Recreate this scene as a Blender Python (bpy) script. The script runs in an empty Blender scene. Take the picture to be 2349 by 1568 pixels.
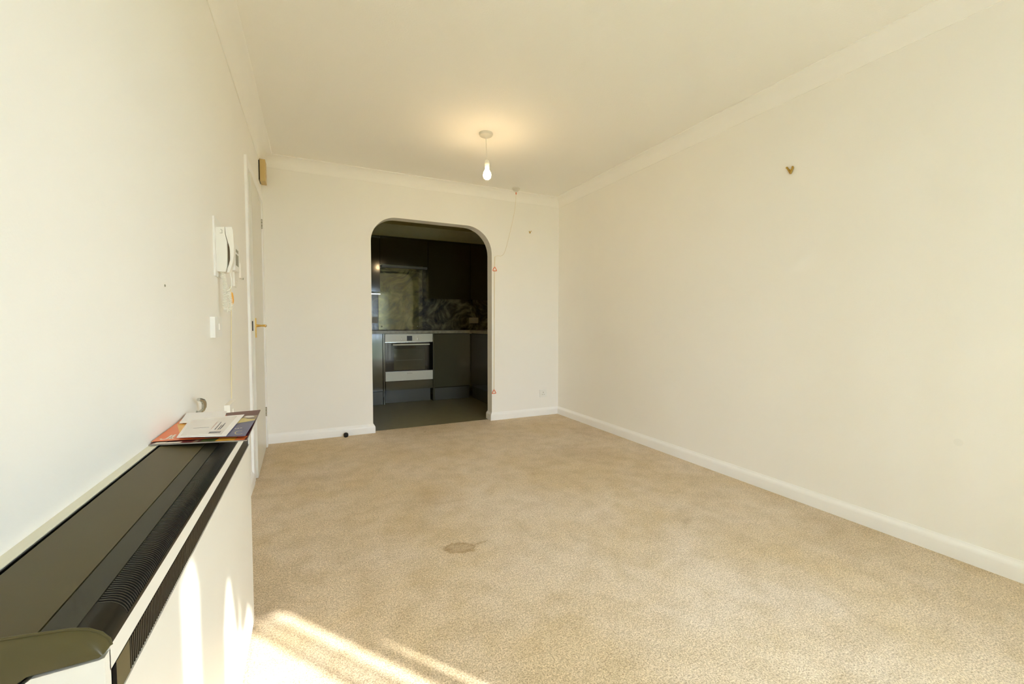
import bpy, bmesh, math, random
from mathutils import Vector, Matrix
random.seed(7)
scene = bpy.context.scene
COL = scene.collection

# ---------------------------------------------------------------- camera, light, exposure
CAM_H = 1.02
yaw, pitch, roll = 0.4440579, -0.0424120, 0.0009388
cam_data = bpy.data.cameras.new('camera')
cam_data.sensor_fit = 'HORIZONTAL'
cam_data.sensor_width = 36.0
cam_data.lens = 36.0 * 964.943 / 2349.0
cam_data.clip_start = 0.02
cam = bpy.data.objects.new('camera', cam_data)
COL.objects.link(cam)
fwd = Vector((math.sin(yaw) * math.cos(pitch), math.cos(yaw) * math.cos(pitch), math.sin(pitch)))
rt = Vector((math.cos(yaw), -math.sin(yaw), 0.0))
up = rt.cross(fwd)
r2 = math.cos(roll) * rt + math.sin(roll) * up
u2 = -math.sin(roll) * rt + math.cos(roll) * up
m = Matrix((r2, u2, -fwd)).transposed().to_4x4()
m.translation = Vector((0, 0, CAM_H))
cam.matrix_world = m
scene.camera = cam

scene.view_settings.view_transform = 'Standard'
scene.view_settings.look = 'None'
scene.view_settings.gamma = 1.0
scene.view_settings.use_curve_mapping = False
scene.view_settings.exposure = 0.64
scene.cycles.max_bounces = 20
scene.cycles.diffuse_bounces = 18
scene.cycles.glossy_bounces = 6
scene.cycles.transmission_bounces = 6
scene.cycles.transparent_max_bounces = 8
scene.cycles.sample_clamp_indirect = 12.0

WORLD_STRENGTH = 14.6
SUN_STRENGTH = 9.5
world = bpy.data.worlds.new('world')
scene.world = world
world.use_nodes = True
bg = world.node_tree.nodes['Background']
bg.inputs['Color'].default_value = (0.63, 0.80, 1.0, 1)
bg.inputs['Strength'].default_value = WORLD_STRENGTH

sun_l = bpy.data.lights.new('sun', 'SUN')
sun_l.energy = SUN_STRENGTH
sun_l.color = (1.0, 0.96, 0.91)
sun_l.angle = math.radians(0.75)
sun = bpy.data.objects.new('sun', sun_l)
COL.objects.link(sun)
sd = Vector((-0.61 * math.cos(math.radians(35)), 0.79 * math.cos(math.radians(35)), -math.sin(math.radians(35))))
sun.rotation_euler = sd.to_track_quat('-Z', 'Y').to_euler()
sun.location = (6, -8, 6)

# room dimensions (metres)
XL, XR, YB, YR, ZC = -0.36, 2.531, 4.094, -0.55, 2.41
WIN = (0.72, 2.05, 0.04, 2.08)       # patio window opening in the rear wall: x0, x1, z0, z1

pl = bpy.data.lights.new('window_portal', 'AREA')
pl.shape = 'RECTANGLE'
pl.size = WIN[1] - WIN[0]
pl.size_y = WIN[3] - WIN[2]
pl.cycles.is_portal = True
po = bpy.data.objects.new('window_portal', pl)
COL.objects.link(po)
po.location = ((WIN[0] + WIN[1]) / 2, YR - 0.2, (WIN[2] + WIN[3]) / 2)
po.rotation_euler = Vector((0, 1, 0)).to_track_quat('-Z', 'Z').to_euler()

# ---------------------------------------------------------------- materials
def new_mat(name):
    mt = bpy.data.materials.new(name)
    mt.use_nodes = True
    return mt, mt.node_tree.nodes, mt.node_tree.links, mt.node_tree.nodes['Principled BSDF']

def coords(N, L, scale=(1, 1, 1)):
    tc = N.new('ShaderNodeNewGeometry')
    mp = N.new('ShaderNodeMapping')
    mp.inputs['Scale'].default_value = scale
    L.new(tc.outputs['Position'], mp.inputs['Vector'])
    return mp.outputs['Vector']

def pbr(name, col, rough=0.5, metal=0.0, var=0.0, vscale=6.0, bump=0.0, bscale=80.0, bdist=0.001,
        coat=0.0, spec=0.5, col2=None, detail=3.0):
    mt, N, L, b = new_mat(name)
    b.inputs['Roughness'].default_value = rough
    b.inputs['Metallic'].default_value = metal
    b.inputs['Specular IOR Level'].default_value = spec
    b.inputs['Coat Weight'].default_value = coat
    b.inputs['Coat Roughness'].default_value = 0.04
    v = coords(N, L)
    c = (*col, 1)
    n = N.new('ShaderNodeTexNoise')
    n.inputs['Scale'].default_value = vscale
    n.inputs['Detail'].default_value = detail
    L.new(v, n.inputs['Vector'])
    cr = N.new('ShaderNodeValToRGB')
    cr.color_ramp.elements[0].position = 0.3
    cr.color_ramp.elements[1].position = 0.7
    lo = col2 if col2 else tuple(x * (1 - var) for x in col)
    cr.color_ramp.elements[0].color = (*lo, 1)
    cr.color_ramp.elements[1].color = c
    L.new(n.outputs['Fac'], cr.inputs['Fac'])
    L.new(cr.outputs['Color'], b.inputs['Base Color'])
    if bump > 0:
        n2 = N.new('ShaderNodeTexNoise')
        n2.inputs['Scale'].default_value = bscale
        n2.inputs['Detail'].default_value = 4.0
        L.new(v, n2.inputs['Vector'])
        bp = N.new('ShaderNodeBump')
        bp.inputs['Strength'].default_value = bump
        bp.inputs['Distance'].default_value = bdist
        L.new(n2.outputs['Fac'], bp.inputs['Height'])
        L.new(bp.outputs['Normal'], b.inputs['Normal'])
    return mt

M = {}
M['wall'] = pbr('wall_paint', (0.925, 0.907, 0.868), 0.75, var=0.025, vscale=1.3, bump=0.25, bscale=170, bdist=0.0012, spec=0.25)
M['ceiling'] = pbr('ceiling_paint', (0.930, 0.912, 0.870), 0.8, var=0.02, vscale=1.0, bump=0.45, bscale=120, bdist=0.002, spec=0.2)
M['trim'] = pbr('white_gloss_trim', (0.94, 0.936, 0.93), 0.32, var=0.02, vscale=3, spec=0.5)
M['cove'] = pbr('cove_paint', (0.945, 0.930, 0.895), 0.7, var=0.02, vscale=2, spec=0.3)
M['door'] = pbr('door_gloss', (0.80, 0.775, 0.70), 0.35, var=0.02, vscale=2)
M['casing'] = pbr('heater_cream_enamel', (0.83, 0.81, 0.74), 0.35, var=0.02, vscale=4)
M['rail'] = pbr('cream_rail', (0.76, 0.74, 0.60), 0.4, var=0.03, vscale=4)
M['lid'] = pbr('heater_brown_metal', (0.092, 0.074, 0.030), 0.42, spec=0.22, var=0.06, vscale=9, bump=0.1, bscale=900, bdist=0.0004, metal=0.15)
M['dark_lid'] = pbr('heater_dark_metal', (0.036, 0.033, 0.019), 0.40, spec=0.22, var=0.06, vscale=9, bump=0.1, bscale=900, bdist=0.0004)
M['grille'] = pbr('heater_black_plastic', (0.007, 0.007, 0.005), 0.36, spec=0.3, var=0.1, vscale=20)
M['grille_brown'] = pbr('heater_grille_brown', (0.030, 0.025, 0.016), 0.34, var=0.1, vscale=20)
M['slat'] = pbr('grille_slat_plastic', (0.020, 0.019, 0.015), 0.28, var=0.1, vscale=20)
M['void'] = pbr('grille_void', (0.002, 0.002, 0.002), 0.8, spec=0.1)
M['cover'] = pbr('heater_corner_black', (0.010, 0.009, 0.005), 0.34, spec=0.22, var=0.1, vscale=20)
M['cap'] = pbr('heater_olive_cap', (0.095, 0.078, 0.030), 0.33, spec=0.3, var=0.12, vscale=16, bump=0.08, bscale=40)
M['plastic'] = pbr('white_plastic', (0.89, 0.865, 0.80), 0.35, var=0.02, vscale=8)
M['plastic_cool'] = pbr('cool_white_plastic', (0.87, 0.868, 0.845), 0.35, var=0.02, vscale=8)
M['yellowed'] = pbr('yellowed_plastic', (0.66, 0.48, 0.20), 0.45, var=0.08, vscale=12)
M['black'] = pbr('black_plastic', (0.012, 0.010, 0.008), 0.4, var=0.1)
M['rubber'] = pbr('black_rubber', (0.012, 0.009, 0.006), 0.6, var=0.1)
M['brass'] = pbr('brass', (0.78, 0.52, 0.16), 0.22, metal=1.0, var=0.12, vscale=40)
M['old_brass'] = pbr('old_brass', (0.52, 0.34, 0.08), 0.35, metal=0.85, var=0.25, vscale=90)
M['chrome'] = pbr('chrome', (0.62, 0.62, 0.58), 0.16, metal=1.0, var=0.05)
M['fitting'] = pbr('shaded_white_fitting', (0.72, 0.69, 0.62), 0.4, var=0.03)  # white plastic greyed so its shading against the ceiling is in the colour
M['lcd'] = pbr('lcd_olive', (0.17, 0.16, 0.07), 0.25, var=0.1)
M['grey'] = pbr('grey_plastic', (0.30, 0.29, 0.22), 0.4, var=0.05)
M['recess'] = pbr('shadow_recess', (0.25, 0.19, 0.12), 0.6, var=0.05)
M['orange'] = pbr('orange_plastic', (0.85, 0.42, 0.06), 0.4, var=0.05)
M['red_orange'] = pbr('red_orange_plastic', (0.85, 0.25, 0.13), 0.4, var=0.05)
M['cord'] = pbr('pale_yellow_cord', (0.80, 0.70, 0.46), 0.5, var=0.05)
M['pink_cord'] = pbr('pale_pink_cord', (0.84, 0.75, 0.60), 0.5, var=0.05)
M['coil'] = pbr('coiled_cord', (0.88, 0.87, 0.80), 0.45, var=0.03)
M['unit'] = pbr('charcoal_gloss_unit', (0.085, 0.080, 0.048), 0.10, var=0.04, vscale=3, coat=0.5)
M['unit_dark'] = pbr('dark_brown_gloss_unit', (0.030, 0.025, 0.010), 0.10, var=0.04, vscale=3, coat=0.2)
M['plinth'] = pbr('plinth_grey', (0.080, 0.077, 0.055), 0.35, var=0.05, vscale=5)
M['worktop'] = pbr('worktop', (0.34, 0.32, 0.22), 0.3, var=0.4, vscale=22)
M['oven_white'] = pbr('oven_white_enamel', (0.78, 0.78, 0.68), 0.25, var=0.02)
M['oven_glass'] = pbr('oven_black_glass', (0.006, 0.006, 0.004), 0.04, var=0.1)
M['oven_window'] = pbr('oven_window_glass', (0.050, 0.052, 0.030), 0.07, var=0.3, vscale=3)
M['handle'] = pbr('brushed_handle', (0.75, 0.74, 0.66), 0.3, metal=0.4, var=0.03)
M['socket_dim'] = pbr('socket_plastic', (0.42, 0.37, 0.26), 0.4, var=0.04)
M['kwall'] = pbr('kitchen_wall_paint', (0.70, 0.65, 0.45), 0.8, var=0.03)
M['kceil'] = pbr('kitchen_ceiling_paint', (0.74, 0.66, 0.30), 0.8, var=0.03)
M['kfloor'] = pbr('kitchen_vinyl', (0.225, 0.208, 0.120), 0.38, var=0.12, vscale=14, bump=0.05, bscale=60)
M['steel'] = pbr('steel', (0.6, 0.6, 0.58), 0.25, metal=1.0)
M['paper'] = pbr('white_paper', (0.88, 0.87, 0.89), 0.6, var=0.02, vscale=30)
M['paper_edge'] = pbr('paper_edge', (0.40, 0.36, 0.30), 0.7, var=0.1)
M['pane_grey'] = pbr('address_window_film', (0.80, 0.775, 0.78), 0.2, var=0.03, vscale=40)
M['ink'] = pbr('grey_ink', (0.20, 0.20, 0.23), 0.6, var=0.1)
M['pink_ink'] = pbr('pale_red_ink', (0.62, 0.45, 0.44), 0.6)
M['p_orange'] = pbr('printed_orange', (0.84, 0.20, 0.05), 0.35, var=0.06, vscale=20)
M['p_yellow'] = pbr('printed_yellow', (0.88, 0.48, 0.06), 0.35, var=0.08, vscale=40)
M['p_navy'] = pbr('printed_navy', (0.055, 0.065, 0.20), 0.3, var=0.15, vscale=30)
M['p_dark'] = pbr('printed_dark_maroon', (0.10, 0.012, 0.018), 0.35, var=0.2, vscale=60)
M['p_green'] = pbr('printed_green', (0.10, 0.16, 0.045), 0.4, var=0.5, vscale=120)
M['p_tan'] = pbr('printed_tan', (0.30, 0.22, 0.15), 0.4, var=0.4, vscale=60)
M['p_gold'] = pbr('printed_gold', (0.60, 0.50, 0.20), 0.4)
M['p_white'] = pbr('printed_white', (0.85, 0.82, 0.74), 0.4)
M['curtain'] = pbr('curtain_cloth', (0.80, 0.78, 0.72), 0.9, var=0.03, bump=0.1)
M['lawn'] = pbr('lawn_grass', (0.13, 0.19, 0.06), 0.9, var=0.4, vscale=3, bump=0.4, bscale=60, bdist=0.02)

# dirty scuff material for the wall marks
M['smudge'] = pbr('wall_smudge', (0.90, 0.885, 0.845), 0.8, var=0.05)

def carpet_mat():
    mt, N, L, b = new_mat('beige_carpet')
    b.inputs['Roughness'].default_value = 0.95
    b.inputs['Specular IOR Level'].default_value = 0.08
    b.inputs['Sheen Weight'].default_value = 0.25
    b.inputs['Sheen Roughness'].default_value = 0.6
    v = coords(N, L)
    def noise(scale, detail=3, rough=0.55, dist=0.0):
        n = N.new('ShaderNodeTexNoise')
        n.inputs['Scale'].default_value = scale
        n.inputs['Detail'].default_value = detail
        n.inputs['Roughness'].default_value = rough
        n.inputs['Distortion'].default_value = dist
        L.new(v, n.inputs['Vector'])
        return n.outputs['Fac']
    def ramp(fac, p0, c0, p1, c1):
        r = N.new('ShaderNodeValToRGB')
        r.color_ramp.elements[0].position = p0
        r.color_ramp.elements[1].position = p1
        r.color_ramp.elements[0].color = (*c0, 1)
        r.color_ramp.elements[1].color = (*c1, 1)
        L.new(fac, r.inputs['Fac'])
        return r.outputs['Color']
    def mix(mode, fac, a, b_):
        mx = N.new('ShaderNodeMix')
        mx.data_type = 'RGBA'
        mx.blend_type = mode
        if isinstance(fac, float):
            mx.inputs[0].default_value = fac
        else:
            L.new(fac, mx.inputs[0])
        L.new(a, mx.inputs[6])
        L.new(b_, mx.inputs[7])
        return mx.outputs[2]
    def mth(op, a, b_=None, clamp=False):
        n = N.new('ShaderNodeMath')
        n.operation = op
        n.use_clamp = clamp
        for i, q in enumerate((a, b_)):
            if q is None:
                continue
            if isinstance(q, (int, float)):
                n.inputs[i].default_value = q
            else:
                L.new(q, n.inputs[i])
        return n.outputs[0]
    # worn and soiled zones
    big = ramp(noise(1.5, 5, 0.62, 0.3), 0.36, (0.705, 0.548, 0.330), 0.62, (0.775, 0.645, 0.485))
    med = ramp(noise(9.0, 4, 0.6, 0.3), 0.34, (0.875, 0.855, 0.80), 0.58, (1.0, 1.0, 1.0))
    tuft = ramp(noise(210, 3, 0.65), 0.36, (0.56, 0.51, 0.44), 0.60, (1.15, 1.15, 1.15))
    tuft2 = ramp(noise(85, 2, 0.5), 0.36, (0.88, 0.865, 0.84), 0.60, (1.05, 1.05, 1.05))
    col = mix('MULTIPLY', 1.0, big, med)
    col = mix('MULTIPLY', 1.0, col, tuft)
    col = mix('MULTIPLY', 1.0, col, tuft2)
    # the drip-shaped stain and the smaller soiled marks around the room
    sep = N.new('ShaderNodeSeparateXYZ')
    L.new(v, sep.inputs[0])
    wob = mth('MULTIPLY', mth('SUBTRACT', noise(38, 3), 0.5), 1.1)
    def blob(cx, cy, rx, ry, ang, soft, ring=False):
        ca, sa = math.cos(ang), math.sin(ang)
        dx = mth('SUBTRACT', sep.outputs['X'], cx)
        dy = mth('SUBTRACT', sep.outputs['Y'], cy)
        u = mth('DIVIDE', mth('ADD', mth('MULTIPLY', dx, ca), mth('MULTIPLY', dy, sa)), rx)
        w = mth('DIVIDE', mth('SUBTRACT', mth('MULTIPLY', dy, ca), mth('MULTIPLY', dx, sa)), ry)
        d = mth('SQRT', mth('ADD', mth('MULTIPLY', u, u), mth('MULTIPLY', w, w)))
        d = mth('ADD', d, wob)
        f = mth('DIVIDE', mth('SUBTRACT', 1.0, d), soft, True)
        if ring:
            inner = mth('DIVIDE', mth('SUBTRACT', 0.86, d), 0.35, True)
            f = mth('SUBTRACT', f, mth('MULTIPLY', inner, 0.55))
        return f
    blobs = [
        (0.593, 1.800, 0.082, 0.050, -0.30, 0.22, 1.0, True),
        (0.690, 1.800, 0.052, 0.013, 0.15, 0.5, 0.55, False),
        (0.60, 2.38, 0.26, 0.22, 0.2, 0.9, 0.28, False),
        (0.45, 2.05, 0.18, 0.09, 0.3, 0.9, 0.23, False),
        (1.95, 2.75, 0.30, 0.34, 0.5, 0.9, 0.28, False),
        (0.02, 3.05, 0.42, 0.10, -0.15, 0.9, 0.25, False),
        (2.30, 3.20, 0.24, 0.30, 0.3, 0.9, 0.23, False),
        (2.28, 1.15, 0.28, 0.16, 0.7, 0.9, 0.23, False),
        (0.95, 3.92, 0.018, 0.012, 0.0, 0.4, 1.2, False),
        (1.75, 1.55, 0.07, 0.03, 0.6, 0.8, 0.5, False),
        (1.35, 2.50, 0.05, 0.05, 0.0, 0.8, 0.3, False)]
    tot = None
    for cx, cy, rx, ry, ang, soft, wgt, ring in blobs:
        f = mth('MULTIPLY', blob(cx, cy, rx, ry, ang, soft, ring), wgt)
        tot = f if tot is None else mth('MAXIMUM', tot, f)
    st = N.new('ShaderNodeRGB')
    st.outputs[0].default_value = (0.60, 0.50, 0.32, 1)
    col = mix('MULTIPLY', mth('MULTIPLY', tot, 1.0, True), col, st.outputs[0])
    L.new(col, b.inputs['Base Color'])
    h = mth('ADD', noise(210, 3, 0.65), mth('MULTIPLY', noise(85, 2, 0.5), 0.6))
    bp = N.new('ShaderNodeBump')
    bp.inputs['Strength'].default_value = 0.75
    bp.inputs['Distance'].default_value = 0.004
    L.new(h, bp.inputs['Height'])
    L.new(bp.outputs['Normal'], b.inputs['Normal'])
    return mt
M['carpet'] = carpet_mat()

def marble_mat(name, dark, mid, light, scale, rough=0.25, coat=0.3):
    mt, N, L, b = new_mat(name)
    b.inputs['Roughness'].default_value = rough
    b.inputs['Coat Weight'].default_value = coat
    v = coords(N, L)
    w = N.new('ShaderNodeTexNoise')
    w.inputs['Scale'].default_value = scale
    w.inputs['Detail'].default_value = 6
    w.inputs['Roughness'].default_value = 0.6
    w.inputs['Distortion'].default_value = 2.4
    L.new(v, w.inputs['Vector'])
    r = N.new('ShaderNodeValToRGB')
    r.color_ramp.elements[0].position = 0.38
    r.color_ramp.elements[0].color = (*dark, 1)
    r.color_ramp.elements[1].position = 0.66
    r.color_ramp.elements[1].color = (*light, 1)
    e = r.color_ramp.elements.new(0.50)
    e.color = (*mid, 1)
    L.new(w.outputs['Fac'], r.inputs['Fac'])
    L.new(r.outputs['Color'], b.inputs['Base Color'])
    return mt
M['marble'] = marble_mat('dark_marble', (0.020, 0.015, 0.007), (0.085, 0.072, 0.036), (0.26, 0.235, 0.125), 3.0)
M['marble_green'] = marble_mat('olive_marble', (0.040, 0.032, 0.012), (0.19, 0.165, 0.060), (0.42, 0.37, 0.17), 3.0)

def glass_mat(nm='clear_glass', tc=(1, 1, 1), gc=(1, 1, 1), refl=0.06):
    mt, N, L, b = new_mat(nm)
    N.remove(b)
    tr = N.new('ShaderNodeBsdfTransparent')
    gl = N.new('ShaderNodeBsdfGlossy')
    gl.inputs['Roughness'].default_value = 0.02
    tr.inputs['Color'].default_value = (*tc, 1)
    gl.inputs['Color'].default_value = (*gc, 1)
    mx = N.new('ShaderNodeMixShader')
    mx.inputs[0].default_value = refl
    L.new(tr.outputs[0], mx.inputs[1])
    L.new(gl.outputs[0], mx.inputs[2])
    L.new(mx.outputs[0], N['Material Output'].inputs['Surface'])
    return mt
M['glass'] = glass_mat()
M['glass_cast'] = glass_mat('olive_cast_glass', (0.94, 0.94, 0.86), (0.92, 0.88, 0.66), 0.04)  # olive cast of the dim kitchen put into the glass colours

def sheer_mat():
    mt, N, L, b = new_mat('sheer_net')
    b.inputs['Base Color'].default_value = (0.9, 0.88, 0.84, 1)
    b.inputs['Roughness'].default_value = 0.9
    tr = N.new('ShaderNodeBsdfTransparent')
    mx = N.new('ShaderNodeMixShader')
    mx.inputs[0].default_value = 0.45
    L.new(tr.outputs[0], mx.inputs[1])
    L.new(b.outputs[0], mx.inputs[2])
    L.new(mx.outputs[0], N['Material Output'].inputs['Surface'])
    return mt
M['sheer'] = sheer_mat()

def bulb_mat():
    mt, N, L, b = new_mat('lit_bulb')
    b.inputs['Emission Color'].default_value = (1.0, 0.70, 0.36, 1)
    b.inputs['Emission Strength'].default_value = 62.0
    return mt
M['bulb'] = bulb_mat()

# ---------------------------------------------------------------- helpers
WLOC = {}

def world_loc(o):
    return WLOC.get(o.name, Vector((0, 0, 0)))

def link(o, parent=None, loc=None):
    """o has world-space vertices: move its origin to its own centre and parent it."""
    if loc is None:
        vs = o.data.vertices
        lo = Vector((min(v.co.x for v in vs), min(v.co.y for v in vs), min(v.co.z for v in vs)))
        hi = Vector((max(v.co.x for v in vs), max(v.co.y for v in vs), max(v.co.z for v in vs)))
        loc = (lo + hi) / 2
        if parent is None:
            loc.z = lo.z
    loc = Vector(loc)
    o.data.transform(Matrix.Translation(-loc))
    COL.objects.link(o)
    WLOC[o.name] = loc.copy()
    if parent is not None:
        o.parent = parent
        o.location = loc - world_loc(parent)
    else:
        o.location = loc
    return o

def bm_obj(name, bm, mat, parent=None, smooth=False, bevel=0.0, seg=2):
    if bevel > 0:
        bmesh.ops.bevel(bm, geom=[e for e in bm.edges if e.calc_face_angle(0) > 0.5], offset=bevel,
                        segments=seg, affect='EDGES', clamp_overlap=True)
    bmesh.ops.recalc_face_normals(bm, faces=bm.faces)
    me = bpy.data.meshes.new(name)
    bm.to_mesh(me)
    bm.free()
    mats = mat if isinstance(mat, list) else [mat]
    for q in mats:
        me.materials.append(M[q] if isinstance(q, str) else q)
    o = bpy.data.objects.new(name, me)
    if smooth:
        for p in me.polygons:
            p.use_smooth = True
        try:
            me.set_sharp_from_angle(angle=math.radians(38))
        except Exception:
            pass
    return link(o, parent)

def add_box(bm, x0, x1, y0, y1, z0, z1, mi=0):
    vs = [bm.verts.new((x, y, z)) for x in (x0, x1) for y in (y0, y1) for z in (z0, z1)]
    idx = [(0, 1, 3, 2), (4, 6, 7, 5), (0, 4, 5, 1), (2, 3, 7, 6), (0, 2, 6, 4), (1, 5, 7, 3)]
    fs = []
    for f in idx:
        fc = bm.faces.new([vs[i] for i in f])
        fc.material_index = mi
        fs.append(fc)
    return vs

def box(name, x0, x1, y0, y1, z0, z1, mat, parent=None, bevel=0.0, seg=2):
    bm = bmesh.new()
    add_box(bm, min(x0, x1), max(x0, x1), min(y0, y1), max(y0, y1), min(z0, z1), max(z0, z1))
    return bm_obj(name, bm, mat, parent, smooth=bevel > 0, bevel=bevel, seg=seg)

def map3(axis, a, p):
    if axis == 'Y':
        return (p[0], a, p[1])
    if axis == 'X':
        return (a, p[0], p[1])
    return (p[0], p[1], a)

def add_prism(bm, pts, axis, a0, a1, mi=0):
    v0 = [bm.verts.new(map3(axis, a0, p)) for p in pts]
    v1 = [bm.verts.new(map3(axis, a1, p)) for p in pts]
    n = len(pts)
    f = [bm.faces.new(v0), bm.faces.new(v1)]
    for i in range(n):
        j = (i + 1) % n
        f.append(bm.faces.new((v0[i], v0[j], v1[j], v1[i])))
    for q in f:
        q.material_index = mi
    return f

def prism(name, pts, axis, a0, a1, mat, parent=None, bevel=0.0, smooth=False, tri=False):
    bm = bmesh.new()
    add_prism(bm, pts, axis, a0, a1)
    if tri:
        bmesh.ops.recalc_face_normals(bm, faces=bm.faces)
        bmesh.ops.triangulate(bm, faces=[f for f in bm.faces if len(f.verts) > 4])
    return bm_obj(name, bm, mat, parent, smooth=smooth or bevel > 0, bevel=bevel)

def lathe(name, prof, centre, mat, parent=None, axis='Z', n=28, mats_split=None):
    """prof: (r, h) along axis; centre world."""
    bm = bmesh.new()
    rings = []
    for r, h in prof:
        ring = []
        for i in range(n):
            a = 2 * math.pi * i / n
            u, w = r * math.cos(a), r * math.sin(a)
            if axis == 'Z':
                p = (centre[0] + u, centre[1] + w, centre[2] + h)
            elif axis == 'X':
                p = (centre[0] + h, centre[1] + u, centre[2] + w)
            else:
                p = (centre[0] + u, centre[1] + h, centre[2] + w)
            ring.append(bm.verts.new(p))
        rings.append(ring)
    for a, b in zip(rings, rings[1:]):
        for i in range(n):
            j = (i + 1) % n
            bm.faces.new((a[i], a[j], b[j], b[i]))
    bm.faces.new(rings[0])
    bm.faces.new(rings[-1])
    bmesh.ops.remove_doubles(bm, verts=bm.verts, dist=1e-6)
    return bm_obj(name, bm, mat, parent, smooth=True)

def add_tube(bm, pts, r, n=10, mi=0):
    pts = [Vector(p) for p in pts]
    rs = r if isinstance(r, (list, tuple)) else [r] * len(pts)
    t0 = (pts[1] - pts[0]).normalized()
    ref = Vector((0, 0, 1)) if abs(t0.z) < 0.9 else Vector((1, 0, 0))
    nrm = t0.cross(ref).normalized()
    rings = []
    for i, p in enumerate(pts):
        if i == 0:
            t = pts[1] - pts[0]
        elif i == len(pts) - 1:
            t = pts[-1] - pts[-2]
        else:
            t = (pts[i + 1] - pts[i]).normalized() + (pts[i] - pts[i - 1]).normalized()
        t.normalize()
        nrm = (nrm - t * nrm.dot(t)).normalized()
        bi = t.cross(nrm)
        rings.append([bm.verts.new(p + rs[i] * (nrm * math.cos(2 * math.pi * k / n) + bi * math.sin(2 * math.pi * k / n))) for k in range(n)])
    for a, b in zip(rings, rings[1:]):
        for i in range(n):
            j = (i + 1) % n
            f = bm.faces.new((a[i], a[j], b[j], b[i]))
            f.material_index = mi
    bm.faces.new(rings[0]).material_index = mi
    bm.faces.new(rings[-1]).material_index = mi

def tube(name, pts, r, mat, parent=None, n=10):
    bm = bmesh.new()
    add_tube(bm, pts, r, n)
    return bm_obj(name, bm, mat, parent, smooth=True)

def spline(pts, k=8):
    P = [Vector(p) for p in pts]
    P = [P[0] * 2 - P[1]] + P + [P[-1] * 2 - P[-2]]
    out = []
    for i in range(1, len(P) - 2):
        for s in range(k):
            t = s / k
            a, b, c, d = P[i - 1:i + 3]
            out.append(0.5 * ((2 * b) + (c - a) * t + (2 * a - 5 * b + 4 * c - d) * t * t + (3 * b - a - 3 * c + d) * t ** 3))
    out.append(P[-2])
    return out

def sweep(name, path, prof, mat, parent=None, left=True):
    """Sweep profile (out, z) along a 2-D path with mitred corners; 'out' is to the left of travel."""
    bm = bmesh.new()
    rings = []
    n = len(path)
    for i, p in enumerate(path):
        p = Vector(p[:2])
        ds = []
        if i > 0:
            ds.append((p - Vector(path[i - 1][:2])).normalized())
        if i < n - 1:
            ds.append((Vector(path[i + 1][:2]) - p).normalized())
        if len(ds) == 1:
            nr = Vector((-ds[0].y, ds[0].x))
        else:
            n0 = Vector((-ds[0].y, ds[0].x))
            n1 = Vector((-ds[1].y, ds[1].x))
            nr = (n0 + n1).normalized()
            nr = nr / max(0.2, nr.dot(n0))
        rings.append([bm.verts.new((p.x + nr.x * o, p.y + nr.y * o, z)) for o, z in prof])
    k = len(prof)
    for a, b in zip(rings, rings[1:]):
        for i in range(k):
            j = (i + 1) % k
            bm.faces.new((a[i], a[j], b[j], b[i]))
    bm.faces.new(rings[0])
    bm.faces.new(rings[-1])
    return bm_obj(name, bm, mat, parent, smooth=True)

def thing(name, loc, label, cat, group=None, kind=None):
    o = bpy.data.objects.new(name, None)
    o.empty_display_size = 0.05
    COL.objects.link(o)
    o.location = loc
    WLOC[o.name] = Vector(loc)
    if label:
        o['label'] = label
    if cat:
        o['category'] = cat
    if group:
        o['group'] = group
    if kind:
        o['kind'] = kind
    return o

def tag(o, label, cat, group=None):
    o['label'] = label
    o['category'] = cat
    if group:
        o['group'] = group
    return o

def struct(o, label=None):
    o['kind'] = 'structure'
    if label:
        o['label'] = label
    return o

def arc(cx, cz, r, a0, a1, n):
    return [(cx + r * math.cos(math.radians(a0 + (a1 - a0) * i / n)), cz + r * math.sin(math.radians(a0 + (a1 - a0) * i / n))) for i in range(n + 1)]

# ---------------------------------------------------------------- room shell
struct(box('floor', XL - 0.1, XR + 0.1, YR - 0.12, 4.150, -0.08, 0.0, 'carpet'), 'worn beige carpet with an orange-brown drip stain')
struct(box('ceiling', XL - 0.1, XR + 0.1, YR - 0.1, YB + 0.05, ZC, ZC + 0.1, 'ceiling'), 'cream textured living room ceiling')
struct(box('wall_right', XR, XR + 0.12, YR - 0.1, YB + 0.12, -0.05, ZC + 0.05, 'wall'), 'long blank cream wall on the right')

# back wall with the rounded archway
AX0, AX1, AZ = 0.505, 1.712, 2.020
WT = 0.12
rl, rr = 0.235, 0.275
arch = [(AX0, -0.05), (AX0, AZ - rl)] + arc(AX0 + rl, AZ - rl, rl, 180, 90, 14)[1:] + \
       arc(AX1 - rr, AZ - rr, rr, 90, 0, 14) + [(AX1, -0.05)]
wall_pts = [(XL - 0.1, -0.05)] + arch + [(XR + 0.12, -0.05), (XR + 0.12, ZC + 0.05), (XL - 0.1, ZC + 0.05)]
struct(prism('wall_back', wall_pts, 'Y', YB, YB + WT, 'wall', tri=True), 'cream end wall pierced by the rounded kitchen archway')

# left wall with the door recess
DY0, DY1, DZ = 3.155, 3.975, 2.005
bm = bmesh.new()
add_box(bm, XL - 0.11, XL, YR - 0.1, DY0, -0.05, ZC + 0.05)
add_box(bm, XL - 0.11, XL, DY1, YB + 0.12, -0.05, ZC + 0.05)
add_box(bm, XL - 0.11, XL, DY0, DY1, DZ, ZC + 0.05)
add_box(bm, XL - 0.16, XL - 0.11, YR - 0.1, YB + 0.12, -0.05, ZC + 0.05)
struct(bm_obj('wall_left', bm, 'wall'), 'cream left wall carrying the heater, entry phone and door')

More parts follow.
